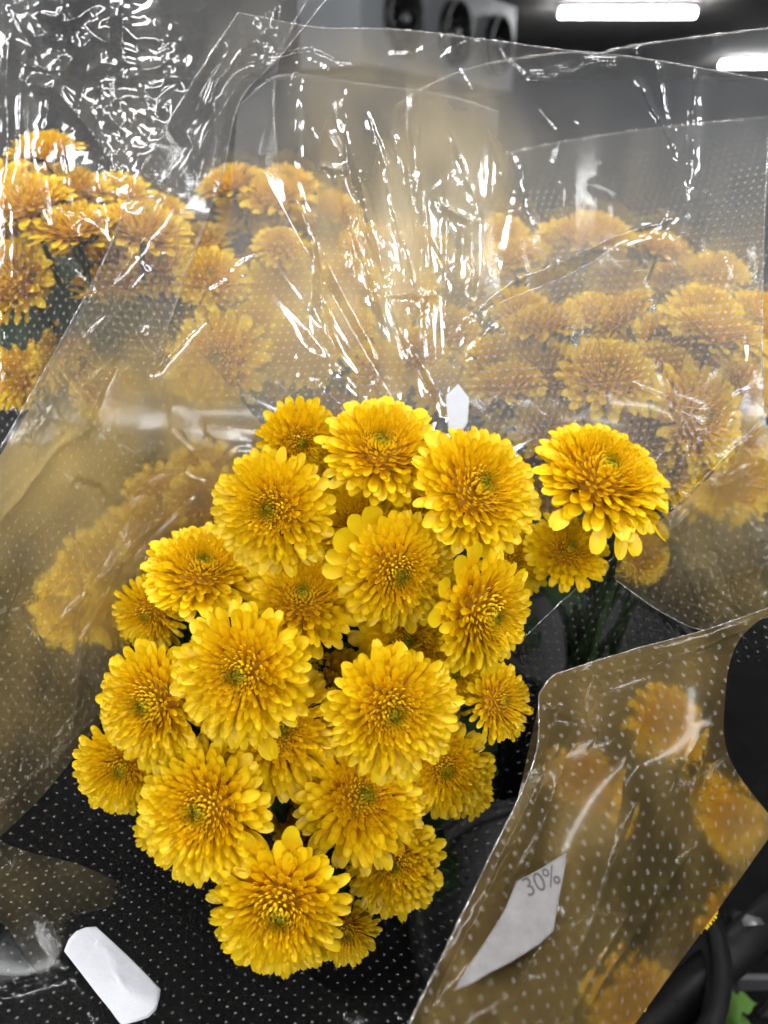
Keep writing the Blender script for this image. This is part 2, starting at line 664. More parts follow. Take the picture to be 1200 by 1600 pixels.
def front_flower(label, cx, cy, r, d, nx, ny, seed, foot, n=NP, flat=1.0, open_=1.0, leaves=2, loose=(), group="yellow chrysanthemums of the unwrapped front bouquet"):
    rg = random.Random(seed)
    R = r * d / F * 1.09
    m3 = flower_frame(nx, ny, rg)
    t = thing("chrysanthemum", label, "flower", at(cx, cy, d), group)
    t.rotation_euler = m3.to_euler()
    mw = Matrix.Translation(at(cx, cy, d)) @ m3.to_4x4()
    lay = flower_layout(R, n, rg, open_, flat)
    sp = int(n * SPLIT / NP)
    fl = link("inner_florets", joined_petals("inner_florets", lay[:sp], PM, M['floret']), None, t)
    fl["kind"] = "stuff"
    for k, (mt, ln, w, q, eye) in enumerate(lay[sp:]):
        L = min(LEVELS - 1, int(round(q * (LEVELS - 1))))
        link("petal", petal_mesh_data(L, rg.randrange(VARS), w / ln), None, t, mt @ Matrix.Scale(ln, 4))
    inv3 = m3.inverted()
    for (dx, dy, lean, ln, w) in loose:          # single broad petals that stand loose or droop
        e = inv3 @ (ROT @ Vector((dx, -dy, 0)))
        e.z = 0
        e.normalize()
        x = e * math.sin(lean) + Vector((0, 0, math.cos(lean)))
        y = Vector((-e.y, e.x, 0))
        pm = Matrix((x, y, x.cross(y))).transposed().to_4x4()
        pm.translation = (e * 1.02 + Vector((0, 0, .08 if lean < 1.5 else -.10))) * R - x * (ln * R * .72)
        link("petal", petal_mesh_data(LEVELS - 1, rg.randrange(VARS), w / ln), None, t, pm @ Matrix.Scale(ln * R, 4))
    add_stem(t, mw, R, foot, rg, leaves)
    return t


BACK_MESH = {}


def back_flower(label, cx, cy, r, d, nx, ny, seed, foot, group, leaves=1):
    """A bloom behind the film: its petals are too small and veiled to pick apart."""
    rg = random.Random(seed)
    R = r * d / F
    kind = seed % 4
    if kind not in BACK_MESH:
        lay = flower_layout(1.0, 240, random.Random(900 + kind), 1.0, 1.0)
        cut = 90
        BACK_MESH[kind] = (joined_petals("petals", lay[cut:], PLOW, M['floret']), joined_petals("inner_florets", lay[:cut], PLOW, M['floret']))
    m3 = flower_frame(nx, ny, rg)
    t = thing("chrysanthemum", label, "flower", at(cx, cy, d), group)
    t.rotation_euler = m3.to_euler()
    mw = Matrix.Translation(at(cx, cy, d)) @ m3.to_4x4()
    sm = Matrix.Diagonal((R, R, R * rg.uniform(.85, 1.15), 1))
    for nm, me in zip(("petals", "inner_florets"), BACK_MESH[kind]):
        o = link(nm, me, None, t, sm)
        o["kind"] = "stuff"
    add_stem(t, mw, R, foot, rg, leaves)
    return t


FOOT = Vector((-.02, .62, .90))
FRONT = [
    # label, cx, cy, r, depth, lean x, lean y(down), open
    ("topmost yellow bloom of the front bouquet, its green eye tilted upward", 594, 706, 97, .425, .10, -.50, 1),
    ("big yellow bloom against the film, beside the topmost one, dark green eye", 743, 768, 106, .412, .32, -.32, 1),
    ("wide flattened yellow bloom with drooping lower petals, leaning to the film", 938, 748, 107, .432, .22, -.58, 1.6),
    ("smaller orange-yellow bloom tucked under the drooping petals of the wide one", 886, 862, 66, .452, .10, -.45, 1),
    ("round yellow bloom facing outward with tight bead-like florets around a green eye", 428, 796, 97, .398, -.14, .06, .6),
    ("yellow bloom with a few large loose petals standing up behind its eye", 620, 893, 95, .408, .22, .16, 1),
    ("yellow bloom turned sideways above the small round one, loose petals on its rear edge", 752, 957, 96, .386, .58, .12, 1),
    ("half hidden yellow bloom behind the topmost one, next to the clear film", 467, 690, 66, .448, .35, .25, 1),
    ("yellow bloom seen from above its rim, shadowed eye, against the milky film", 318, 893, 88, .425, .20, -.66, 1),
    ("shadowed orange-yellow bloom wedged between four larger ones, narrow petals hanging down", 474, 938, 92, .424, .05, -.55, 1),
    ("large open yellow bloom with broad outer petals, overlapping five neighbours", 381, 1052, 110, .364, -.14, -.06, .8),
    ("yellow bloom turned away to its side, with a small dark eye", 243, 1098, 97, .384, -.30, -.02, .8),
    ("large yellow bloom with a dark green eye in the middle of the bouquet", 610, 1109, 107, .368, .22, .0, .8),
    ("small round yellow bloom standing apart, next to the folded film", 777, 1096, 62, .402, .50, -.22, .4),
    ("shaded yellow bloom mostly covered by the two large ones over it", 436, 1142, 104, .406, .25, -.25, 1),
    ("yellow bloom pressed against the dotted film, half behind its neighbour", 196, 1196, 78, .412, .0, .08, .8),
    ("broad yellow bloom low in the bouquet above the white sticker", 322, 1264, 108, .374, -.18, -.18, .8),
    ("broad yellow bloom viewed across its petals, under the dark-eyed middle one", 566, 1245, 105, .404, .22, -.42, 1),
    ("medium yellow bloom next to the tiny one, partly behind larger blooms", 694, 1200, 74, .418, .12, -.12, .8),
    ("tiny half-open yellow bloom, smallest of the front bouquet", 737, 1239, 37, .428, .35, -.10, .3),
    ("medium yellow bloom with pointed petals near a dark green leaf", 613, 1348, 77, .402, .05, -.22, 1),
    ("lowest large yellow bloom of the bouquet, wide open over the black plastic", 440, 1414, 109, .368, .0, .08, .8),
    ("small dull yellow bloom half behind the lowest large one", 540, 1452, 56, .404, .15, .05, .8),
    ("sliver of a yellow bloom peeking from under the broad one above the sticker", 256, 1298, 48, .416, -.1, .1, 1),
    ("shaded yellow bloom under the one seen above its rim, beside the film", 236, 958, 62, .446, -.15, .2, 1),
    ("deep shaded yellow bloom in the gap between the sideways and the dark-eyed bloom", 636, 1000, 88, .436, .1, -.1, 1),
    ("deep shaded yellow bloom in the gap under the topmost one", 556, 822, 80, .450, .0, -.2, 1),
    ("shaded yellow bloom seen only as petals behind the small round one", 702, 1045, 78, .440, .2, .1, 1),
    ("deep shaded bloom between the bead-like round bloom and the one seen above its rim", 400, 900, 74, .452, -.1, -.1, 1),
    ("deep shaded bloom between the large open bloom and the dark-eyed one", 505, 1085, 80, .446, .0, .0, 1),
    ("deep shaded bloom under the big one against the film, beside the sideways bloom", 800, 880, 60, .468, .1, .0, 1),
    ("deep shaded bloom behind the broad one above the sticker", 430, 1230, 70, .440, .1, .0, 1),
    ("deep shaded bloom between the topmost one and the big one against the film", 668, 800, 72, .470, .1, -.1, 1),
    ("shaded yellow bloom seen as petals just over the lowest large one", 492, 1318, 62, .432, .0, -.3, 1),
]
LOOSE = {2: [(-.30, 1, 1.95, .60, .24), (-.05, 1, 2.05, .66, .21), (.12, 1, 1.9, .55, .24), (-.7, .8, 1.7, .6, .26), (.6, .8, 1.8, .55, .24)],
         5: [(-.45, -.9, 1.05, .62, .36), (-.85, -.55, 1.15, .66, .42), (-.65, -.75, 1.25, .66, .30), (-1, -.1, 1.4, .56, .28), (-.95, -.3, 1.3, .56, .28)],
         6: [(-.9, -.45, 1.1, .60, .34), (-.7, -.75, 1.15, .6, .34), (-1, -.1, 1.25, .6, .30), (-.4, -.95, 1.2, .56, .32)],
         10: [(.35, 1, 1.6, .6, .30)], 21: [(.15, -1, 1.4, .56, .26), (-.4, -.9, 1.4, .56, .28)]}
for i, (lb, cx, cy_, r, d, nx, ny, op) in enumerate(FRONT):
    small = r < 66
    front_flower(lb, cx, cy_, r, d, nx, ny, 11 + i * 7, FOOT + Vector((random.Random(i).uniform(-.03, .03), random.Random(i + 50).uniform(-.03, .03), 0)),
                 n=170 if r < 45 else (240 if small else NP), open_=op, leaves=2, loose=LOOSE.get(i, ()))

G_VEIL = "yellow chrysanthemums veiled by the film at the side of the front bouquet"
for i, (cx, cy_, r, d, nx, ny) in enumerate([(318, 790, 72, .485, -.1, -.3), (240, 838, 74, .48, -.35, -.1), (168, 880, 60, .50, -.5, .0), (300, 850, 60, .495, 0, 0),
                                             (175, 965, 56, .50, -.4, .2)]):
    back_flower("veiled yellow bloom of the front bouquet behind its milky film", cx, cy_, r, d, nx, ny, 301 + i, FOOT, G_VEIL)

FOOT_R = Vector((.26, .80, .90))
G_R = "yellow chrysanthemums wrapped in the bouquet whose film rim is torn"
RIGHT_LABELS = {
    0: "large round bloom facing up, foremost in the sleeve with the torn rim",
    1: "large wrapped bloom turned outward beside the side edge of the torn-rim sleeve",
    2: "broad flat wrapped bloom, highest near the side edge of the torn-rim sleeve",
    3: "flat wrapped bloom seen edge-on next to the thin steeply tilted one",
    4: "thin yellow bloom tilted steeply on edge, topmost in the torn-rim sleeve",
    5: "small flat wrapped bloom next to the white paper tag",
    9: "veiled bloom just behind the wide flattened bloom with drooping petals"}
RIGHT = [(948, 592, 92, .52, .0, -.55), (1085, 655, 98, .525, .35, -.05), (1118, 522, 88, .535, .15, -.80), (848, 512, 72, .545, -.15, -.85),
         (972, 497, 60, .56, -.75, -.55), (792, 607, 66, .53, -.2, -.75), (850, 672, 62, .545, -.1, -.3), (1030, 590, 80, .555, .1, -.5),
         (850, 585, 74, .56, -.1, -.6), (1000, 690, 74, .545, .3, -.2), (1165, 605, 60, .56, .5, -.4), (1040, 740, 60, .56, .3, 0), (900, 640, 70, .56, 0, 0), (1190, 500, 70, .60, .2, -.6)]
for i, (cx, cy_, r, d, nx, ny) in enumerate(RIGHT):
    back_flower(RIGHT_LABELS.get(i, "wrapped yellow bloom partly hidden by its neighbours in the torn-rim sleeve"), cx, cy_, r, d, nx, ny, 400 + i, FOOT_R, G_R)

FOOT_L = Vector((-.26, .82, .90))
G_L = "yellow chrysanthemums wrapped in the bouquet under the crackled film"
LEFT_LABELS = {
    0: "topmost flat bloom of the bouquet in the crackled sleeve",
    1: "large bright bloom just under the topmost one in the crackled sleeve",
    2: "broad flat bloom with its green stem showing below, in the crackled sleeve",
    3: "broad flat bloom at the folded edge of the crackled sleeve",
    8: "wide pale bloom facing outward under the milky film, beneath the crackled sleeve"}
LEFT = [(72, 240, 66, .56, -.1, -.85), (40, 320, 84, .53, -.1, -.6), (118, 362, 82, .525, .0, -.75), (222, 362, 84, .545, .25, -.72), (20, 440, 80, .54, -.3, -.1),
        (175, 452, 70, .57, .1, -.8), (330, 440, 66, .56, .2, -.3), (110, 300, 74, .58, .1, -.8), (345, 565, 88, .52, -.05, .05), (255, 420, 70, .59, .2, -.5),
        (100, 545, 56, .60, -.2, -.3), (30, 590, 60, .61, -.2, .0)]
for i, (cx, cy_, r, d, nx, ny) in enumerate(LEFT):
    back_flower(LEFT_LABELS.get(i, "wrapped yellow bloom partly hidden by its neighbours in the crackled sleeve"), cx, cy_, r, d, nx, ny, 501 + i, FOOT_L, G_L, leaves=2)

FOOT_B = Vector((.0, .98, .90))
G_B = "yellow chrysanthemums of the bouquet standing behind the wrinkled film"
MID_LABELS = {
    5: "pale bloom with a visible eye behind the milky wrinkled film, above the topmost front bloom",
    7: "orange-yellow bloom behind dotted film, just over the topmost front bloom"}
MID = [(360, 290, 62, .64, -.2, -.7), (432, 312, 62, .63, .1, -.6), (438, 388, 50, .60, .1, -.5), (440, 450, 62, .61, .2, -.2), (545, 445, 62, .62, .1, -.4),
       (470, 552, 68, .545, .15, -.1), (540, 520, 60, .60, .1, -.3), (590, 585, 54, .53, .2, .1), (650, 560, 60, .56, .1, -.3), (400, 520, 60, .60, -.1, -.2), (690, 610, 50, .55, .1, 0), (520, 330, 50, .66, .1, -.7), (640, 470, 56, .62, .1, -.4)]
for i, (cx, cy_, r, d, nx, ny) in enumerate(MID):
    back_flower(MID_LABELS.get(i, "yellow bloom blurred behind the wrinkled film between two other bouquets"), cx, cy_, r, d, nx, ny, 600 + i, FOOT_B, G_B)

FOOT_F = Vector((.26, 1.18, .92))
G_F = "yellow chrysanthemums of the farthest bouquet"
for i, (cx, cy_, r, d, nx, ny) in enumerate([(920, 378, 84, .70, .0, -.85), (805, 405, 62, .70, -.2, -.7), (1030, 392, 62, .71, .2, -.8), (960, 440, 60, .72, .1, -.4), (760, 430, 50, .74, 0, -.5), (1120, 430, 55, .72, 0, -.5)]):
    back_flower("yellow bloom of the farthest bouquet, dim behind several films", cx, cy_, r, d, nx, ny, 702 + i, FOOT_F, G_F)

def fill_mass(label, group, foot, n, x0, x1, y0, y1, d0, d1, seed, ny=-.4, ymin=None):
    rg = random.Random(seed)
    pts, tries = [], 0
    while len(pts) < n and tries < 4000:
        tries += 1
        x, y = rg.uniform(x0, x1), rg.uniform(y0, y1)
        if ymin and y < ymin(x):
            continue
        if all((x - a) ** 2 + ((y - c) * 1.15) ** 2 > 62 ** 2 for a, c in pts):
            pts.append((x, y))
    for k, (x, y) in enumerate(sorted(pts, key=lambda q: q[1])):
        d = rg.uniform(d0, d1)
        back_flower(label, x, y, rg.uniform(66, 82) * .54 / d, d, rg.uniform(-.3, .3), ny + rg.uniform(-.3, .25), seed + k, foot + Vector((rg.uniform(-.03, .03), rg.uniform(-.03, .03), 0)), group, leaves=1)


fill_mass("yellow bloom deep in the packed mass of the crackled sleeve", G_L, FOOT_L, 20, -20, 330, 270, 620, .60, .65, 1001, ymin=lambda x: 270 + abs(x - 90) * .25)
fill_mass("yellow bloom deep in the packed mass behind the wrinkled film", G_B, FOOT_B, 24, 290, 720, 290, 660, .64, .69, 1101, ymin=lambda x: 280 + abs(x - 420) * .35)
fill_mass("yellow bloom deep in the packed mass of the torn-rim sleeve", G_R, FOOT_R, 22, 770, 1200, 490, 780, .575, .615, 1201)
fill_mass("yellow bloom deep in the packed mass of the farthest bouquet", G_F, FOOT_F, 10, 760, 1110, 370, 490, .74, .78, 1301)
fill_mass("veiled yellow bloom deep behind the milky side film of the front bouquet", G_VEIL, FOOT, 11, 90, 390, 720, 960, .50, .54, 1401, ny=-.1, ymin=lambda x: 980 - x * .75)

FOOT_N = Vector((.14, .42, .88))
G_N = "yellow chrysanthemums inside the brownish wrapped bouquet"
for i, (cx, cy_, r, d, nx, ny) in enumerate([(950, 1535, 84, .385, .2, .1), (1085, 1410, 62, .42, .6, .2), (870, 1600, 60, .42, .1, .2), (1030, 1150, 66, .50, .3, -.1), (920, 1240, 60, .50, -.2, -.2), (1090, 1260, 60, .52, .2, .0), (1005, 868, 50, .52, .2, .1)]):
    back_flower("yellow bloom blurred inside the brownish dotted sleeve with the price label", cx, cy_, r, d, nx, ny, 801 + i, FOOT_N, G_N)

# ------------------------------------------------------------------ wrapping films
def spline(pts, n):
    pts = [np.array(p, float) for p in pts]
    P = [2 * pts[0] - pts[1]] + pts + [2 * pts[-1] - pts[-2]]
    seg = len(pts) - 1
    ln = np.array([np.linalg.norm(pts[i + 1] - pts[i]) for i in range(seg)])
    cum = np.concatenate([[0], np.cumsum(ln)]) / ln.sum()
    out = []
    for u in np.linspace(0, 1, n):
        i = min(seg - 1, max(0, np.searchsorted(cum, u, side='right') - 1))
        t = (u - cum[i]) / max(1e-9, cum[i + 1] - cum[i])
        p0, p1, p2, p3 = P[i], P[i + 1], P[i + 2], P[i + 3]
        out.append(.5 * (2 * p1 + (p2 - p0) * t + (2 * p0 - 5 * p1 + 4 * p2 - p3) * t * t + (3 * p1 - p0 - 3 * p2 + p3) * t ** 3))
    return np.array(out)


def depth_field(ctrl):
    c = np.array(ctrl, float)
    X = c[:, :2] / 1000.0

    def ker(r):
        return np.where(r > 1e-9, r * r * np.log(np.maximum(r, 1e-9)), 0)
    n = len(c)
    A = np.zeros((n + 3, n + 3))
    A[:n, :n] = ker(np.linalg.norm(X[:, None] - X[None], axis=-1)) + np.eye(n) * 1e-4
    A[:n, n] = 1; A[:n, n + 1:] = X; A[n, :n] = 1; A[n + 1:, :n] = X.T
    sol = np.linalg.solve(A, np.concatenate([c[:, 2], np.zeros(3)]))

    def f(px, py):
        q = np.stack([px, py], -1).reshape(-1, 2) / 1000.0
        k = ker(np.linalg.norm(q[:, None] - X[None], axis=-1))
        return (k @ sol[:n] + sol[n] + q @ sol[n + 1:]).reshape(px.shape)
    return f


def crease_height(px, py, creases):
    hgt = np.zeros_like(px)
    for pts, amp, width in creases:
        pts = np.array(pts, float)
        best = np.full(px.shape, 1e9); pos = np.zeros_like(px)
        seg = np.linalg.norm(np.diff(pts, axis=0), axis=1)
        tot = seg.sum(); run = 0
        for i in range(len(pts) - 1):
            a, bb = pts[i], pts[i + 1]
            dv = bb - a
            t = np.clip(((px - a[0]) * dv[0] + (py - a[1]) * dv[1]) / (dv @ dv), 0, 1)
            dd = np.hypot(px - a[0] - t * dv[0], py - a[1] - t * dv[1])
            m = dd < best
            best = np.where(m, dd, best)
            pos = np.where(m, (run + t * seg[i]) / tot, pos)
            run += seg[i]
        hgt += .55 * amp * np.exp(-best / width) * np.clip(np.minimum(pos, 1 - pos) * 5 + .08, 0, 1)
    return hgt


def rand_creases(seed, n, x0, x1, y0, y1, ang, spread, l0, l1, a0, a1, w0, w1):
    rg = random.Random(seed)
    out = []
    for _ in range(n):
        x, y = rg.uniform(x0, x1), rg.uniform(y0, y1)
        a = math.radians(rg.gauss(ang, spread))
        ln = rg.uniform(l0, l1)
        k = rg.gauss(0, .12)
        p1 = (x + math.cos(a) * ln / 2, y + math.sin(a) * ln / 2)
        p2 = (p1[0] + math.cos(a + k) * ln / 2, p1[1] + math.sin(a + k) * ln / 2)
        out.append(([(x, y), p1, p2], rg.uniform(a0, a1) * rg.choice((-1, 1)), rg.uniform(w0, w1)))
    return out


def crumple(px, py, seed, cell, amp):
    """Flat facets meeting at sharp ridges, as in stiff crumpled film."""
    rg = np.random.RandomState(seed)
    x0, x1, y0, y1 = px.min() - cell, px.max() + cell, py.min() - cell, py.max() + cell
    n = max(6, int((x1 - x0) * (y1 - y0) / cell ** 2))
    sx, sy = rg.uniform(x0, x1, n), rg.uniform(y0, y1, n)
    gx, gy, hh = rg.normal(0, 1, n), rg.normal(0, 1, n), rg.normal(0, .35, n)
    d1 = np.full(px.shape, 1e9); h1 = np.zeros_like(px); d2 = d1.copy(); h2 = h1.copy()
    for i in range(n):
        dx, dy = px - sx[i], py - sy[i]
        d = np.hypot(dx, dy)
        h = (gx[i] * dx + gy[i] * dy) / cell + hh[i]
        m1 = d < d1
        m2 = (~m1) & (d < d2)
        d2 = np.where(m1, d1, np.where(m2, d, d2)); h2 = np.where(m1, h1, np.where(m2, h, h2))
        d1 = np.where(m1, d, d1); h1 = np.where(m1, h, h1)
    t = np.clip((d2 - d1) / (cell * .45), 0, 1)
    return amp * (h1 * (.5 + .5 * t) + h2 * (.5 - .5 * t))


def hash2(ix, iy, k):
    q = np.sin(ix * 127.1 + iy * 311.7 + k * 74.7) * 43758.5453
    return q - np.floor(q)


def vnoise(x, y, scale, k):
    x, y = x / scale, y / scale
    ix, iy = np.floor(x), np.floor(y)
    fx, fy = x - ix, y - iy
    fx, fy = fx * fx * (3 - 2 * fx), fy * fy * (3 - 2 * fy)
    return (hash2(ix, iy, k) * (1 - fx) + hash2(ix + 1, iy, k) * fx) * (1 - fy) + (hash2(ix, iy + 1, k) * (1 - fx) + hash2(ix + 1, iy + 1, k) * fx) * fy


def pillow(x, y, cell, k):
    """Dimples that meet along a web of ridges."""
    x, y = x / cell, y / cell
    ix, iy = np.floor(x), np.floor(y)
    best = np.full(x.shape, 9.0); sec = best.copy()
    for a in (-1, 0, 1):
        for c in (-1, 0, 1):
            cx, cy_ = ix + a, iy + c
            d = np.hypot(x - cx - hash2(cx, cy_, k), y - cy_ - hash2(cx, cy_, k + 9))
            sec = np.where(d < best, best, np.minimum(sec, d))
            best = np.minimum(best, d)
    return np.minimum(best, 1.0) ** 1.5


def film(name, parent, mat, top, right, bottom, left, depths, creases=(), step=4.0, wave=.0025, seed=1, cells=((120, .0020), (45, .0007)), edges="", edge_r=.0004, milk=(), cloud=.06, dot_from=None, crackle=(), folds=()):
    """A film panel: bounded by four curves, at its own depths, with folds, facets and waves as real relief."""
    def plen(p):
        p = np.array(p, float)
        return np.linalg.norm(np.diff(p, axis=0), axis=1).sum()
    nu = int(max(plen(top), plen(bottom)) / step) + 2
    nv = int(max(plen(left), plen(right)) / step) + 2
    T, B = spline(top, nu), spline(bottom, nu)
    Lf, Rt = spline(left, nv), spline(right, nv)
    u = np.linspace(0, 1, nu)[None, :, None]
    v = np.linspace(0, 1, nv)[:, None, None]
    S = (1 - v) * T[None] + v * B[None] + (1 - u) * Lf[:, None] + u * Rt[:, None] \
        - ((1 - u) * (1 - v) * T[0] + u * (1 - v) * T[-1] + (1 - u) * v * B[0] + u * v * B[-1])
    px, py = S[..., 0], S[..., 1]
    D = depth_field(depths)(px, py)
    rg = np.random.RandomState(seed)
    h = np.zeros_like(px)
    for k in range(7):
        a = rg.uniform(0, 6.28); fr = rg.uniform(.006, .028)
        h += wave * (.012 / (fr + .006)) * .5 * np.sin((px * math.cos(a) + py * math.sin(a)) * fr + rg.uniform(0, 6.28))
    for ci, (cell, amp) in enumerate(cells):
        wx = px + 12 * np.sin(py * .021 + ci) + 7 * np.sin(py * .06 + px * .02)
        wy = py + 12 * np.sin(px * .019 + 2 * ci) + 7 * np.sin(px * .055)
        h += crumple(wx, wy, seed * 10 + ci, cell, amp)
    for (fx, fy, amp, kf, mx, my, mrx, mry) in folds:
        th = np.arctan2(px - fx, fy - py) * kf
        rr = np.hypot(px - fx, py - fy)
        i0 = np.floor(th)
        n1 = hash2(i0, 0 * i0, seed + 20) * (1 - th + i0) + hash2(i0 + 1, 0 * i0, seed + 20) * (th - i0)
        t2 = th * 2.7 + 3.1
        i2 = np.floor(t2)
        n2 = hash2(i2, 0 * i2, seed + 21) * (1 - t2 + i2) + hash2(i2 + 1, 0 * i2, seed + 21) * (t2 - i2)
        mod = .25 + 1.1 * vnoise(th * 40, rr * .3, 130., seed + 22)
        h += amp * np.clip(rr / 300, 0, 1.3) * (np.abs(2 * n1 - 1) + .5 * n2 * mod) * np.exp(-((px - mx) / mrx) ** 2 - ((py - my) / mry) ** 2)
    for (x0, y0, rx, ry, amp) in crackle:
        h += amp * pillow(px + 6 * np.sin(py * .05), py + 6 * np.sin(px * .045), 27., seed) * np.exp(-((px - x0) / rx) ** 2 - ((py - y0) / ry) ** 2)
    if creases:
        wx = px + 1.5 * np.sin(py * .04 + seed) + .6 * np.sin(py * .16)
        wy = py + 1.5 * np.sin(px * .04 + seed) + .6 * np.sin(px * .14)
        h += crease_height(wx, wy, creases)
    D = D - h
    P = at_np(px, py, D)
    # paper-like coordinates in metres along the smoothed sheet
    Ds = depth_field(depths)(px, py)
    Q = at_np(px, py, Ds)
    Qf = Q.reshape(-1, 3)
    Qc = Qf - Qf.mean(0)
    ev, evec = np.linalg.eigh(Qc[::7].T @ Qc[::7])
    a_ = .35 + seed * .9
    e1 = evec[:, 2] * math.cos(a_) + evec[:, 1] * math.sin(a_)
    e2 = -evec[:, 2] * math.sin(a_) + evec[:, 1] * math.cos(a_)
    du, dv = (Qc @ e1).reshape(px.shape), (Qc @ e2).reshape(px.shape)
    ww = .005
    uv = np.stack([du + seed * .37 + ww * (vnoise(px, py, 90., seed + 5) - .5), dv + seed * .21 + ww * (vnoise(px, py, 90., seed + 6) - .5)], -1).reshape(-1, 2)
    mk = cloud * np.clip(vnoise(px, py, 130., seed) * 1.2 + vnoise(px, py * .5, 40., seed + 2) * .8 - .65, 0, 1.3)
    for (x0, y0, rx, ry, amp) in milk:
        g = np.exp(-((px - x0) / rx) ** 2 - ((py - y0) / ry) ** 2)
        mk = mk + amp * g * (.45 + .6 * vnoise(px, py * .35, 34., seed + 3) + .35 * (vnoise(px, py, 90., seed + 4) - .5))
    dt = .45 + .55 * vnoise(px, py, 60., seed + 7)
    if dot_from:
        dt = dt * np.clip((v[..., 0] + 0 * px - dot_from[0]) / (dot_from[1] - dot_from[0]), 0, 1)
    idx = np.arange(nu * nv).reshape(nv, nu)
    fs = np.stack([idx[:-1, :-1], idx[1:, :-1], idx[1:, 1:], idx[:-1, 1:]], -1).reshape(-1, 4)
    me = bpy.data.meshes.new(name)
    me.vertices.add(nu * nv); me.vertices.foreach_set("co", P.reshape(-1).astype(np.float32))
    me.loops.add(fs.size); me.loops.foreach_set("vertex_index", fs.reshape(-1).astype(np.int32))
    me.polygons.add(len(fs)); me.polygons.foreach_set("loop_start", np.arange(0, fs.size, 4, dtype=np.int32))
    me.polygons.foreach_set("use_smooth", np.ones(len(fs), dtype=bool))
    uvl = me.uv_layers.new(name="UVMap")
    uvl.data.foreach_set("uv", uv[fs.reshape(-1)].astype(np.float32).ravel())
    for an, av in (("milk", mk), ("dots", dt)):
        at_ = me.attributes.new(an, 'FLOAT', 'POINT')
        at_.data.foreach_set("value", av.reshape(-1).astype(np.float32))
    me.update(calc_edges=True)
    me.validate()
    o = link(name, me, M[mat])
    o.parent = parent
    o.matrix_parent_inverse = Matrix.Translation(-parent.location)
    sel = {"t": P[0], "b": P[-1], "l": P[:, 0], "r": P[:, -1]}
    for e in edges:
        line = sel[e]
        b = MB()
        rr = [edge_r * (.5 + 1.1 * abs(math.sin(i * .37 + seed)) * abs(math.sin(i * .083))) for i in range(len(line))]
        b.tube([tuple(q) for q in line], rr, 5)
        eo = b.build("rim", M['edge'], o)
        eo.matrix_parent_inverse = Matrix.Identity(4)
    return o, (lambda x, y: float(depth_field(depths)(np.array([float(x)]), np.array([float(y)]))[0]))


# --- sleeve of the front bouquet
s1 = thing("cellophane_sleeve", "open clear dotted sleeve round the front bouquet, white sticker on it", "sleeve", FOOT)
fan_cr = [([(480, 40), (455, 250), (490, 400), (480, 560)], .005, 14), ([(535, 90), (540, 240), (575, 420), (600, 560)], -.004, 9),
          ([(560, 130), (600, 260), (625, 360), (660, 470), (662, 560)], .006, 8), ([(592, 160), (622, 240), (650, 300)], .004, 6),
          ([(510, 200), (550, 262)], .003, 4), ([(533, 270), (565, 350), (590, 430), (640, 540), (700, 640)], .006, 12),
          ([(495, 260), (548, 266)], .004, 4), ([(635, 300), (648, 380), (665, 450), (662, 510)], .005, 6), ([(670, 305), (740, 345), (738, 470)], .006, 9),
          ([(700, 190), (725, 265), (752, 330), (760, 410), (785, 460)], .005, 6), ([(735, 340), (738, 420), (742, 500)], .004, 4),
          ([(600, 460), (690, 462)], .004, 5), ([(555, 245), (572, 330), (590, 390)], .004, 5), ([(600, 420), (645, 560), (690, 660)], -.006, 16),
          ([(820, 180), (805, 232), (830, 330), (842, 365)], .004, 6), ([(490, 330), (505, 480), (545, 640)], -.005, 9), ([(540, 360), (560, 480), (585, 560)], .004, 6),
          ([(700, 520), (800, 440), (960, 370), (1080, 330)], .006, 12), ([(745, 490), (850, 445), (960, 392)], -.004, 7), ([(780, 495), (720, 560), (700, 650)], .005, 8),
          ([(1090, 60), (1085, 180), (1075, 330)], .005, 6), ([(1020, 60), (1045, 160), (1055, 250)], .003, 4), ([(985, 110), (1035, 190), (1060, 250)], .003, 4),
          ([(830, 620), (900, 690), (1050, 750)], .002, 4)]
back1, f1 = film("back_panel", s1, 'film_wrinkled',
     top=[(372, 20), (490, 42), (620, 46), (760, 62), (880, 78), (1010, 92), (1215, 128)],
     right=[(1215, 128), (1205, 330), (1215, 560), (1215, 640)],
     bottom=[(-40, 770), (100, 860), (300, 960), (600, 960), (840, 870), (1000, 810), (1215, 640)],
     left=[(372, 20), (300, 130), (218, 270), (165, 400), (80, 560), (-40, 770)],
     depths=[(372, 20, .455), (620, 60, .475), (880, 90, .48), (1200, 128, .46), (200, 400, .452), (500, 400, .478), (800, 400, .488), (1180, 420, .47),
             (0, 740, .430), (250, 720, .458), (500, 700, .476), (800, 700, .480), (1000, 740, .474), (1190, 650, .462), (1000, 850, .470), (600, 960, .49), (300, 950, .475)],
     creases=fan_cr + rand_creases(3, 18, 450, 770, 120, 460, 80, 10, 120, 320, .001, .003, 4, 8)
     + rand_creases(4, 8, 800, 1180, 120, 420, 85, 30, 40, 140, .0008, .002, 4, 7)
     + rand_creases(5, 9, 60, 420, 380, 780, 128, 14, 90, 260, .0008, .002, 5, 10),
     seed=1, cells=((170, .0008),), wave=.0006, edges="tl", step=3.2, dot_from=(.22, .5), cloud=.05,
     folds=[(690, 760, .0062, 17, 620, 320, 160, 250), (900, 1100, .0020, 9, 980, 280, 240, 200)],
     milk=[(620, 330, 130, 250, .58), (720, 270, 110, 130, .26), (560, 520, 140, 110, .30), (340, 610, 190, 140, .32), (900, 340, 260, 130, .16), (500, 200, 70, 120, .14), (1000, 560, 240, 150, .12), (430, 420, 150, 120, .14)])
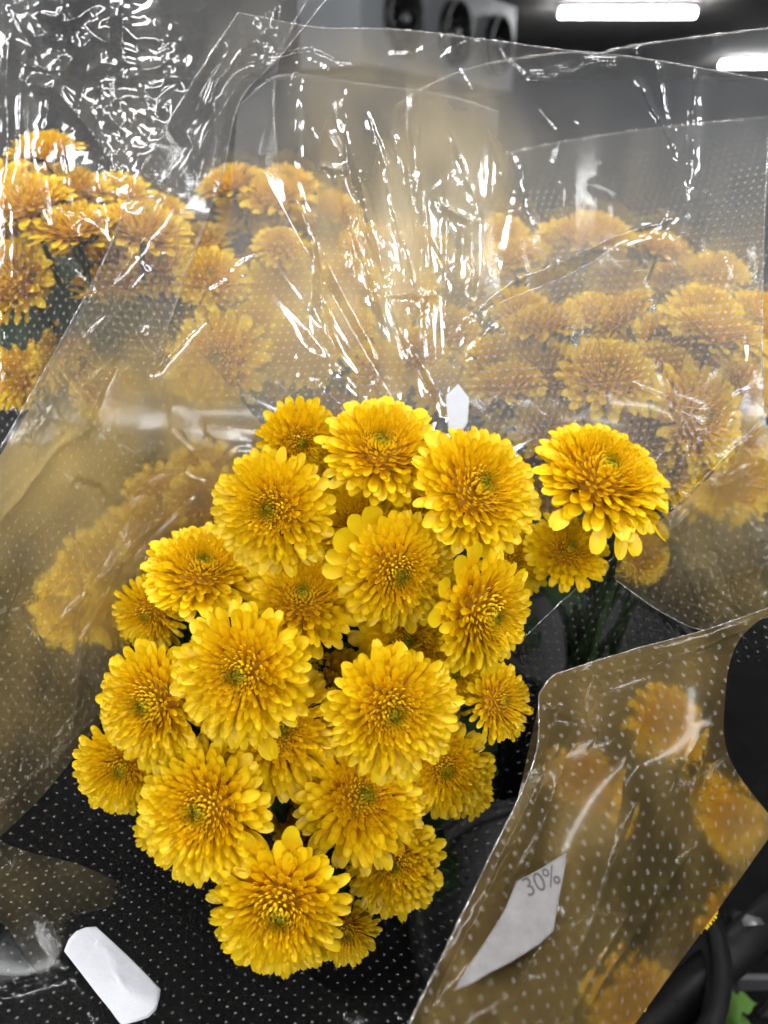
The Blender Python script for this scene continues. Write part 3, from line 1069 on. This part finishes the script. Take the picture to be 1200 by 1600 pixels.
front1, f1b = film("front_panel", s1, 'film_dark',
     top=[(-60, 700), (120, 800), (330, 930), (560, 1000), (840, 1010)],
     right=[(840, 1010), (870, 1110), (830, 1280), (730, 1480), (640, 1720)],
     bottom=[(-60, 1720), (200, 1720), (420, 1720), (640, 1720)],
     left=[(-60, 700), (-60, 1000), (-60, 1350), (-60, 1720)],
     depths=[(-60, 700, .415), (200, 860, .468), (400, 950, .49), (840, 1010, .46), (-60, 1100, .40), (200, 1100, .47), (450, 1200, .50), (700, 1200, .47), (850, 1150, .43),
             (-60, 1500, .36), (200, 1450, .41), (450, 1500, .43), (650, 1500, .42), (0, 1720, .33), (350, 1720, .36), (640, 1720, .37)],
     creases=[([(0, 1060), (75, 1100), (155, 1142)], .002, 4), ([(150, 1140), (70, 1200), (-30, 1290)], .004, 10), ([(205, 1385), (330, 1384), (420, 1370)], .003, 4),
              ([(0, 1555), (100, 1520)], .002, 4), ([(120, 1160), (90, 1260), (110, 1330)], .003, 12), ([(640, 1250), (700, 1400), (690, 1500)], .003, 12)]
     + rand_creases(8, 9, 0, 600, 1150, 1600, 20, 50, 60, 200, .0006, .0016, 4, 8),
     wave=.0014, seed=2, cells=((170, .0009),), edges="", cloud=.006)
film("film_fold", s1, 'film_bloomhaze',
     top=[(-60, 1290), (40, 1330), (120, 1350), (215, 1392)], right=[(215, 1392), (160, 1420), (110, 1430), (100, 1475)],
     bottom=[(-60, 1480), (0, 1440), (60, 1520), (100, 1475)], left=[(-60, 1290), (-60, 1400), (-60, 1480)],
     depths=[(-60, 1290, .46), (215, 1392, .50), (100, 1475, .49), (-60, 1480, .45)], seed=15, cells=((60, .002),), wave=.001, cloud=.16, milk=[(20, 1390, 90, 60, .10)])
left1, f1d = film("side_panel", s1, 'film_bloomhaze',  # extra layer whose amber clouds paint the haze lit by the blooms
     top=[(-60, 800), (40, 650), (160, 450), (300, 540), (430, 690)],
     right=[(430, 690), (300, 850), (215, 980), (165, 1120)],
     bottom=[(-60, 1360), (60, 1250), (165, 1120)],
     left=[(-60, 800), (-60, 1000), (-60, 1360)],
     depths=[(-60, 660, .405), (250, 660, .440), (160, 450, .440), (400, 700, .457), (300, 850, .460), (215, 980, .455), (165, 1120, .445), (-60, 1000, .395), (-60, 1330, .38), (100, 900, .43)],
     creases=[([(-20, 840), (30, 780), (90, 700), (180, 640)], .004, 9), ([(120, 800), (140, 900), (110, 1000)], .002, 10), ([(0, 1060), (75, 1100), (155, 1142)], .002, 4), ([(160, 1110), (70, 1200), (-30, 1290)], .003, 8),
              ([(60, 1010), (160, 900), (290, 780)], .003, 12), ([(110, 1180), (130, 1000), (220, 820)], .003, 10)]
     + rand_creases(14, 7, 0, 300, 680, 1150, 118, 20, 90, 240, .0006, .0016, 5, 9),
     seed=12, cells=((130, .0012),), wave=.001, edges="", cloud=.16,
     milk=[(200, 690, 190, 130, .62), (20, 800, 140, 160, .46), (130, 920, 150, 180, .36), (30, 1090, 130, 120, .22)])
right1, f1c = film("side_panel", s1, 'film_dark',
     top=[(815, 1000), (900, 920), (1060, 785), (1215, 630)],
     right=[(1215, 630), (1215, 800), (1215, 1030)],
     bottom=[(815, 1200), (900, 1110), (1050, 1050), (1215, 1030)],
     left=[(815, 1000), (812, 1080), (815, 1200)],
     depths=[(815, 1000, .455), (1060, 785, .43), (1215, 630, .41), (820, 1200, .46), (1050, 1000, .45), (1215, 1030, .41), (950, 1050, .475)],
     creases=[([(850, 1050), (960, 930), (1190, 800)], .005, 16), ([(1010, 800), (1080, 830), (1110, 950)], .004, 10), ([(850, 960), (1000, 850), (1190, 700)], .003, 6)]
     + rand_creases(9, 8, 850, 1190, 700, 1020, 140, 25, 60, 160, .0008, .002, 4, 8),
     seed=3, cells=((90, .0020), (50, .0004)), edges="t", edge_r=.0003, cloud=.03)
fold1, _f = film("film_fold", s1, 'film_bloomhaze',
     top=[(985, 850), (1060, 790), (1130, 725), (1215, 650)],
     right=[(1215, 650), (1210, 780), (1215, 960)],
     bottom=[(960, 905), (1040, 960), (1110, 985), (1215, 960)],
     left=[(985, 850), (965, 875), (960, 905)],
     depths=[(985, 850, .428), (1060, 785, .42), (1215, 630, .40), (960, 905, .44), (1215, 960, .395), (1080, 880, .425)],
     creases=[([(1010, 800), (1060, 850), (1100, 960)], .005, 12), ([(1000, 870), (1080, 800), (1190, 720)], .004, 10), ([(1120, 760), (1110, 860), (1150, 950)], -.004, 12)],
     seed=13, cells=((70, .002),), edges="b", edge_r=.0003, cloud=.14, milk=[(1130, 800, 110, 100, .40), (1030, 880, 70, 60, .22), (1180, 930, 80, 50, .2)])


def on_film(name, poly, depth_f, lift, mat, parent, thick=.0002, curl=None):
    """A paper patch stuck to a film: a thin closed plate following the sheet."""
    n = len(poly)
    cx = sum(p[0] for p in poly) / n; cy_ = sum(p[1] for p in poly) / n
    vs, fs = [], []
    rings = 14
    for side in (0, 1):
        vs.append(at(cx, cy_, depth_f(cx, cy_) - lift + side * thick))
        for r in range(1, rings + 1):
            for (x, y) in poly:
                xx, yy = cx + (x - cx) * r / rings, cy_ + (y - cy_) * r / rings
                dz = curl(xx, yy) if curl else 0
                vs.append(at(xx, yy, depth_f(xx, yy) - lift - dz + side * thick))
    per = 1 + rings * n
    for side in (0, 1):
        o_ = side * per
        for k in range(n):
            k2 = (k + 1) % n
            f = [(o_, o_ + 1 + k2, o_ + 1 + k)]
            for r in range(rings - 1):
                a = o_ + 1 + r * n
                f.append((a + k, a + k2, a + n + k2, a + n + k))
            fs += [tuple(reversed(q)) if side else q for q in f]
    for k in range(n):
        k2 = (k + 1) % n
        a = 1 + (rings - 1) * n
        fs.append((a + k, a + k2, per + a + k2, per + a + k))
    me = mesh_from(name, vs, fs, smooth=False)
    me.polygons.foreach_set('use_smooth', [len(p_.vertices) == 3 or i < len(me.polygons) - n for i, p_ in enumerate(me.polygons)])
    o = link(name, me, M[mat])
    o.parent = parent
    o.matrix_parent_inverse = Matrix.Translation(-parent.matrix_basis.translation) if parent.parent is None else Matrix.Translation(-parent.parent.location) 
    return o


stick = [(100, 1486), (107, 1468), (119, 1455), (134, 1449), (150, 1448), (170, 1466), (200, 1494), (228, 1522), (251, 1546), (249, 1560), (244, 1578), (232, 1590), (214, 1596), (190, 1602), (182, 1592), (172, 1578), (150, 1551), (124, 1517)]
cs = [np.array(q, float) for q in ((160, 1475), (176, 1500), (182, 1520), (194, 1542), (215, 1560), (238, 1575))]


def wrinkle_line(x, y):
    best = 1e9
    for a, bb in zip(cs[:-1], cs[1:]):
        dv = bb - a
        t = max(0, min(1, ((np.array((x, y)) - a) @ dv) / (dv @ dv)))
        best = min(best, np.linalg.norm(np.array((x, y)) - a - t * dv))
    return .0012 * math.exp(-best / 7)


sticker = on_film("sticker", stick, lambda x, y: f1b(x, y), .0055, 'paper', s1, curl=wrinkle_line)
sticker["label"] = "white paper sticker with cut ends and a crease"
b2 = on_film("paper_tag", [(697, 618), (716, 600), (733, 622), (731, 660), (712, 690), (700, 668)], lambda x, y: f1(x, y), .006, 'paper', s1)
b2["label"] = "corner of a white paper tag"

# --- brownish sleeve with the price label
s2 = thing("cellophane_sleeve", "dotted film sleeve, brownish from painted bloom light, folded round a neighbouring bouquet, price label inside", "sleeve", FOOT_N)
gold_d = [(845, 1075, .375), (830, 1190, .36), (760, 1350, .325), (640, 1600, .275), (590, 1720, .26), (1000, 1015, .385), (1215, 945, .37), (1000, 1200, .335), (1000, 1400, .315), (850, 1550, .285),
          (1215, 1280, .345), (1050, 1540, .325), (900, 1720, .30)]
goldp, f2 = film("front_panel", s2, 'film_bloomlight',
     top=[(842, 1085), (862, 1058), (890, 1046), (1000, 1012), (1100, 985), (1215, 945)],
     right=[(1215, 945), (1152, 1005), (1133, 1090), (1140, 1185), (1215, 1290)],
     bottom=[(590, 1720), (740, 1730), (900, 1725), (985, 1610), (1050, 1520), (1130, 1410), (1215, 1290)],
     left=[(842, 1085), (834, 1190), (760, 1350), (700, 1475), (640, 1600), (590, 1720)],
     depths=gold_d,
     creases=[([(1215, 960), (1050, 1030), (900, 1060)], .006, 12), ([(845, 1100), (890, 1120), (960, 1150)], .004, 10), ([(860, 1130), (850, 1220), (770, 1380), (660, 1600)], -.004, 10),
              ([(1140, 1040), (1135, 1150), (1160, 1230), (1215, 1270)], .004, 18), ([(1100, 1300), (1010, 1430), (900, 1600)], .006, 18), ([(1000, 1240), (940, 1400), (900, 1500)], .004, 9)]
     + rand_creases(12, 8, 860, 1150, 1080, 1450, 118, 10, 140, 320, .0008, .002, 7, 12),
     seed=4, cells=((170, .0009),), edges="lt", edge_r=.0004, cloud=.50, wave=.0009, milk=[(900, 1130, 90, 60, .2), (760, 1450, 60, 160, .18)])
flap, f2b = film("folded_flap", s2, 'film_bloomlight',
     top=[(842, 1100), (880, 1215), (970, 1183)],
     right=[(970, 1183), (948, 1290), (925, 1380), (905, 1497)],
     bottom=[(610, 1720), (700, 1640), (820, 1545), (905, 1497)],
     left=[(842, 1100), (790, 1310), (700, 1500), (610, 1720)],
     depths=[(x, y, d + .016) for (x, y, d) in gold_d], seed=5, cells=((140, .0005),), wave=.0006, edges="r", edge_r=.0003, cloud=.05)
lab = [(886, 1331), (881, 1365), (874, 1400), (869, 1430), (865, 1454), (845, 1473), (824, 1487), (795, 1505), (767, 1519), (735, 1538), (709, 1548), (730, 1512), (757, 1473), (775, 1445), (790, 1419), (807, 1377), (847, 1356)]
pl = on_film("price_label", lab, lambda x, y: f2(x, y), .0045, 'label', s2)
pl["label"] = "creased white price label with faded grey print"


def lettering(text, px, py, size_px, ang, parent, depth_f, lift, mat):
    cu_ = bpy.data.curves.new("lettering", 'FONT')
    cu_.body = text
    cu_.size = 1.0
    cu_.align_x = 'CENTER'; cu_.align_y = 'CENTER'
    tmp = bpy.data.objects.new("tmp_text", cu_)
    COL.objects.link(tmp)
    dg = bpy.context.evaluated_depsgraph_get()
    me0 = bpy.data.meshes.new_from_object(tmp.evaluated_get(dg))
    bpy.data.objects.remove(tmp)
    ca, sa = math.cos(math.radians(ang)), math.sin(math.radians(ang))
    vs = []
    for v in me0.vertices:
        x, y = v.co.x * size_px * .8, v.co.y * size_px
        xx, yy = px + x * ca - y * sa * 1.0, py - (x * sa + y * ca)
        vs.append(at(xx, yy, depth_f(xx, yy) - lift))
    me = mesh_from("lettering", vs, [tuple(p_.vertices) for p_ in me0.polygons], smooth=False)
    o = link("lettering", me, mat, parent)
    o.matrix_parent_inverse = Matrix.Identity(4)
    return o


lettering("30%", 846, 1378, 44, 24, pl, f2, .0049, M['ink'])

# --- sleeve of the bouquet with the torn rim
s3 = thing("cellophane_sleeve", "clear dotted sleeve with a torn crinkled rim round a wrapped bouquet", "sleeve", FOOT_R)
film("front_panel", s3, 'film',
     top=[(618, 165), (680, 128), (760, 100), (880, 82), (930, 84), (965, 76), (1040, 64), (1215, 42)],
     right=[(1215, 42), (1195, 330), (1192, 600), (1215, 840)],
     bottom=[(720, 800), (900, 850), (1050, 860), (1215, 840)],
     left=[(618, 165), (596, 300), (640, 480), (690, 640), (720, 800)],
     depths=[(618, 165, .52), (900, 82, .525), (1215, 42, .50), (600, 300, .515), (900, 350, .515), (1200, 350, .485), (700, 650, .505), (950, 620, .487), (1080, 640, .485), (1200, 650, .48), (720, 800, .515), (1000, 830, .50)],
     creases=[([(800, 122), (850, 118), (900, 100), (935, 78)], .004, 5), ([(1118, 55), (1100, 160), (1080, 260)], .004, 8), ([(905, 90), (960, 100), (1010, 70)], .004, 6), ([(1040, 400), (1060, 440), (1030, 470)], .004, 7),
              ([(930, 420), (1060, 415)], .004, 6), ([(1000, 700), (1060, 770), (1110, 800)], .003, 6), ([(1180, 560), (1120, 660), (1060, 740)], .003, 7)]
     + rand_creases(21, 10, 620, 1180, 100, 400, 85, 14, 100, 260, .0008, .0028, 4, 7) + rand_creases(22, 6, 750, 1180, 450, 800, 50, 20, 100, 240, .0006, .002, 4, 8),
     seed=6, cells=((170, .0007),), wave=.0006, folds=[(950, 1150, .0022, 9, 900, 250, 300, 230)], edges="tr", edge_r=.0006, dot_from=(.15, .3), cloud=.06, milk=[(1000, 450, 220, 100, .16), (1180, 430, 90, 150, .24), (800, 620, 150, 120, .10)])
film("back_panel", s3, 'film_back',
     top=[(600, 330), (760, 250), (950, 210), (1215, 180)],
     right=[(1215, 180), (1225, 400), (1215, 760)],
     bottom=[(700, 700), (900, 760), (1215, 760)],
     left=[(600, 330), (640, 500), (700, 700)],
     depths=[(600, 330, .62), (950, 210, .635), (1215, 180, .63), (700, 650, .63), (950, 500, .65), (1215, 700, .63)],
     creases=rand_creases(23, 20, 620, 1180, 220, 600, 85, 30, 50, 180, .001, .003, 4, 8), seed=7, cells=((170, .0006),), wave=.0006, folds=[(900, 1200, .0025, 9, 900, 330, 300, 230)], edges="t", cloud=.10)

# --- crackled sleeve of the other bouquet
s4 = thing("cellophane_sleeve", "tall crackled shiny film sleeve round a wrapped bouquet", "sleeve", FOOT_L)
film("front_panel", s4, 'film_crackle',
     top=[(-60, -50), (150, -50), (330, -50), (540, -40)],
     right=[(540, -40), (505, 5), (435, 90), (374, 160), (345, 280), (290, 430), (215, 650)],
     bottom=[(-60, 800), (60, 740), (215, 650)],
     left=[(-60, -50), (-60, 300), (-60, 800)],
     depths=[(-60, -50, .43), (300, -50, .455), (540, -40, .46), (374, 160, .475), (0, 300, .465), (200, 300, .482), (300, 430, .49), (215, 650, .475), (-60, 800, .44), (0, 560, .46)],
     creases=[([(100, -20), (115, 90), (85, 130), (60, 250)], .005, 9), ([(40, 130), (85, 135), (130, 190), (190, 278)], .007, 9), ([(370, 20), (310, 120), (230, 250), (200, 330)], .008, 15),
              ([(390, 60), (340, 130), (320, 190)], .005, 8), ([(10, 0), (12, 200), (5, 400), (0, 650)], .005, 8), ([(215, 240), (250, 290), (285, 312)], .004, 5), ([(60, 20), (90, 25), (100, 10)], .006, 6),
              ([(345, 235), (385, 265)], .003, 4), ([(340, 150), (330, 280), (340, 340)], .004, 6), ([(430, 90), (380, 120), (300, 250), (160, 470)], .005, 10), ([(430, 0), (425, 60), (440, 90)], .005, 6),
              ([(270, 160), (300, 230), (305, 290)], .003, 4)]
     + rand_creases(31, 12, 0, 420, -20, 220, 75, 16, 100, 260, .001, .003, 4, 9) + rand_creases(32, 10, 0, 260, 350, 640, 110, 25, 60, 200, .0006, .0018, 4, 8),
     seed=8, cells=((170, .0010),), wave=.0007, folds=[(170, 760, .0048, 10, 220, 60, 260, 150)], edges="r", step=3.2, cloud=.05, dot_from=(.1, .4),
     crackle=[(215, 150, 70, 130, .0020), (120, 40, 90, 60, .0010), (400, 80, 40, 60, .0014)], milk=[(200, 200, 110, 150, .10), (400, 90, 60, 90, .12)])
film("back_panel", s4, 'film_back',
     top=[(-60, -60), (250, -60), (500, -40)],
     right=[(500, -40), (430, 120), (450, 350), (520, 640)],
     bottom=[(-60, 640), (250, 640), (520, 640)],
     left=[(-60, -60), (-60, 300), (-60, 640)],
     depths=[(-60, -60, .60), (500, -40, .61), (430, 120, .62), (0, 300, .63), (450, 350, .64), (250, 600, .65), (520, 640, .64), (-60, 640, .64)],
     creases=rand_creases(33, 8, 0, 480, 0, 420, 78, 12, 120, 300, .001, .003, 5, 9), seed=9, cells=((170, .0006),), wave=.0006, folds=[(250, 1000, .0025, 10, 250, 200, 300, 300)], edges="r", cloud=.06)

# --- sleeve behind, between the two
s5 = thing("cellophane_sleeve", "wrinkled clear sleeve of the bouquet standing between and behind the others", "sleeve", FOOT_B)
film("front_panel", s5, 'film_back',
     top=[(372, 165), (440, 118), (560, 130), (700, 150), (780, 175)],
     right=[(780, 175), (760, 350), (730, 500), (720, 680)],
     bottom=[(330, 660), (500, 690), (720, 680)],
     left=[(372, 165), (360, 300), (340, 480), (330, 660)],
     depths=[(372, 165, .555), (560, 130, .56), (780, 175, .56), (360, 400, .53), (560, 400, .545), (740, 400, .55), (330, 660, .505), (500, 690, .51), (720, 680, .52)],
     creases=rand_creases(41, 12, 380, 760, 130, 460, 82, 10, 140, 320, .001, .0035, 4, 8), seed=10, cells=((170, .0006),), wave=.0006, folds=[(570, 950, .0040, 14, 560, 350, 250, 260)], edges="t", cloud=.10)

# ------------------------------------------------------------------ buckets and the dark corner
bucket(FOOT.x, FOOT.y, "black plastic bucket holding the front bouquet", .93, .13)
bucket(FOOT_R.x + .02, FOOT_R.y + .02, "black plastic bucket holding the bouquet with the torn film rim", .93, .13)
bucket(FOOT_L.x - .02, FOOT_L.y + .02, "black plastic bucket holding the bouquet in crackled film", .93, .13)
bucket(FOOT_B.x, FOOT_B.y + .06, "black plastic bucket holding the bouquet behind the wrinkled film", .93, .12)
bucket(FOOT_F.x + .03, FOOT_F.y + .06, "black plastic bucket holding the farthest bouquet", .93, .12)
bucket(.15, .415, "black plastic bucket holding the bouquet in the brownish sleeve", .93, .12)

rail = thing("shelf_rail", "thick black plastic shelf rail beside the brownish sleeve", "rail", at(1150, 1480, .62))
b = MB()
p0, p1 = at(1260, 1385, .66), at(940, 1670, .56)
L0 = rail.location
dirv = (p1 - p0)
b.tube([p0 - L0, p0.lerp(p1, .5) - L0, p1 - L0], .017, 10)
b.build("bar", M['black'], rail)
b = MB()
b.tube([at(1180, 1452, .62) - L0, at(1150, 1440, .66) - L0], .010, 8)
b.build("clip", M['steel'], rail)
wr = thing("wire_rack", "dull grey metal rack bar in the dark corner", "rack", at(1160, 1535, .78))
b = MB(); b.box(Vector((0.02, 0, 0)), (.16, .006, .018)); b.build("cross_bar", M['steel'], wr, smooth=False)
b = MB(); b.box(Vector((.045, .004, -.05)), (.016, .006, .13), Matrix.Rotation(.35, 3, 'Y')); b.build("upright", M['steel'], wr, smooth=False)
pt = at(1070, 1580, .74)
gp = thing("wrapped_plant", "small green plant in clear film in the dark corner", "plant", pt)
rg = random.Random(5)
M['green'] = plain("fresh_green_leaf", (.10, .22, .03), .5, .4, noise=.4, scale=60)
for k in range(16):
    a = rg.uniform(0, 6.28)
    me = LEAVES[k % 4].copy()
    me.materials.clear(); me.materials.append(M['green'])
    lm = Matrix.Translation((rg.uniform(-.03, .03), rg.uniform(-.03, .03), rg.uniform(-.03, .02))) @ Matrix.Rotation(a, 4, 'Z') @ Matrix.Rotation(-rg.uniform(.2, 1.2), 4, 'Y') @ Matrix.Scale(rg.uniform(.03, .045), 4)
    link("leaf", me, None, gp, lm)
b = MB()
prof = [(.03, -.06), (.052, -.03), (.056, .01), (.045, .035), (.02, .05), (.002, .055)]
b.lathe(prof, 30)
wv = [(x + .004 * math.sin(z * 200 + y * 90), y + .004 * math.sin(x * 160), z) for (x, y, z) in b.v]
b.v = wv
b.build("film_wrap", M['film_dark'], gp)
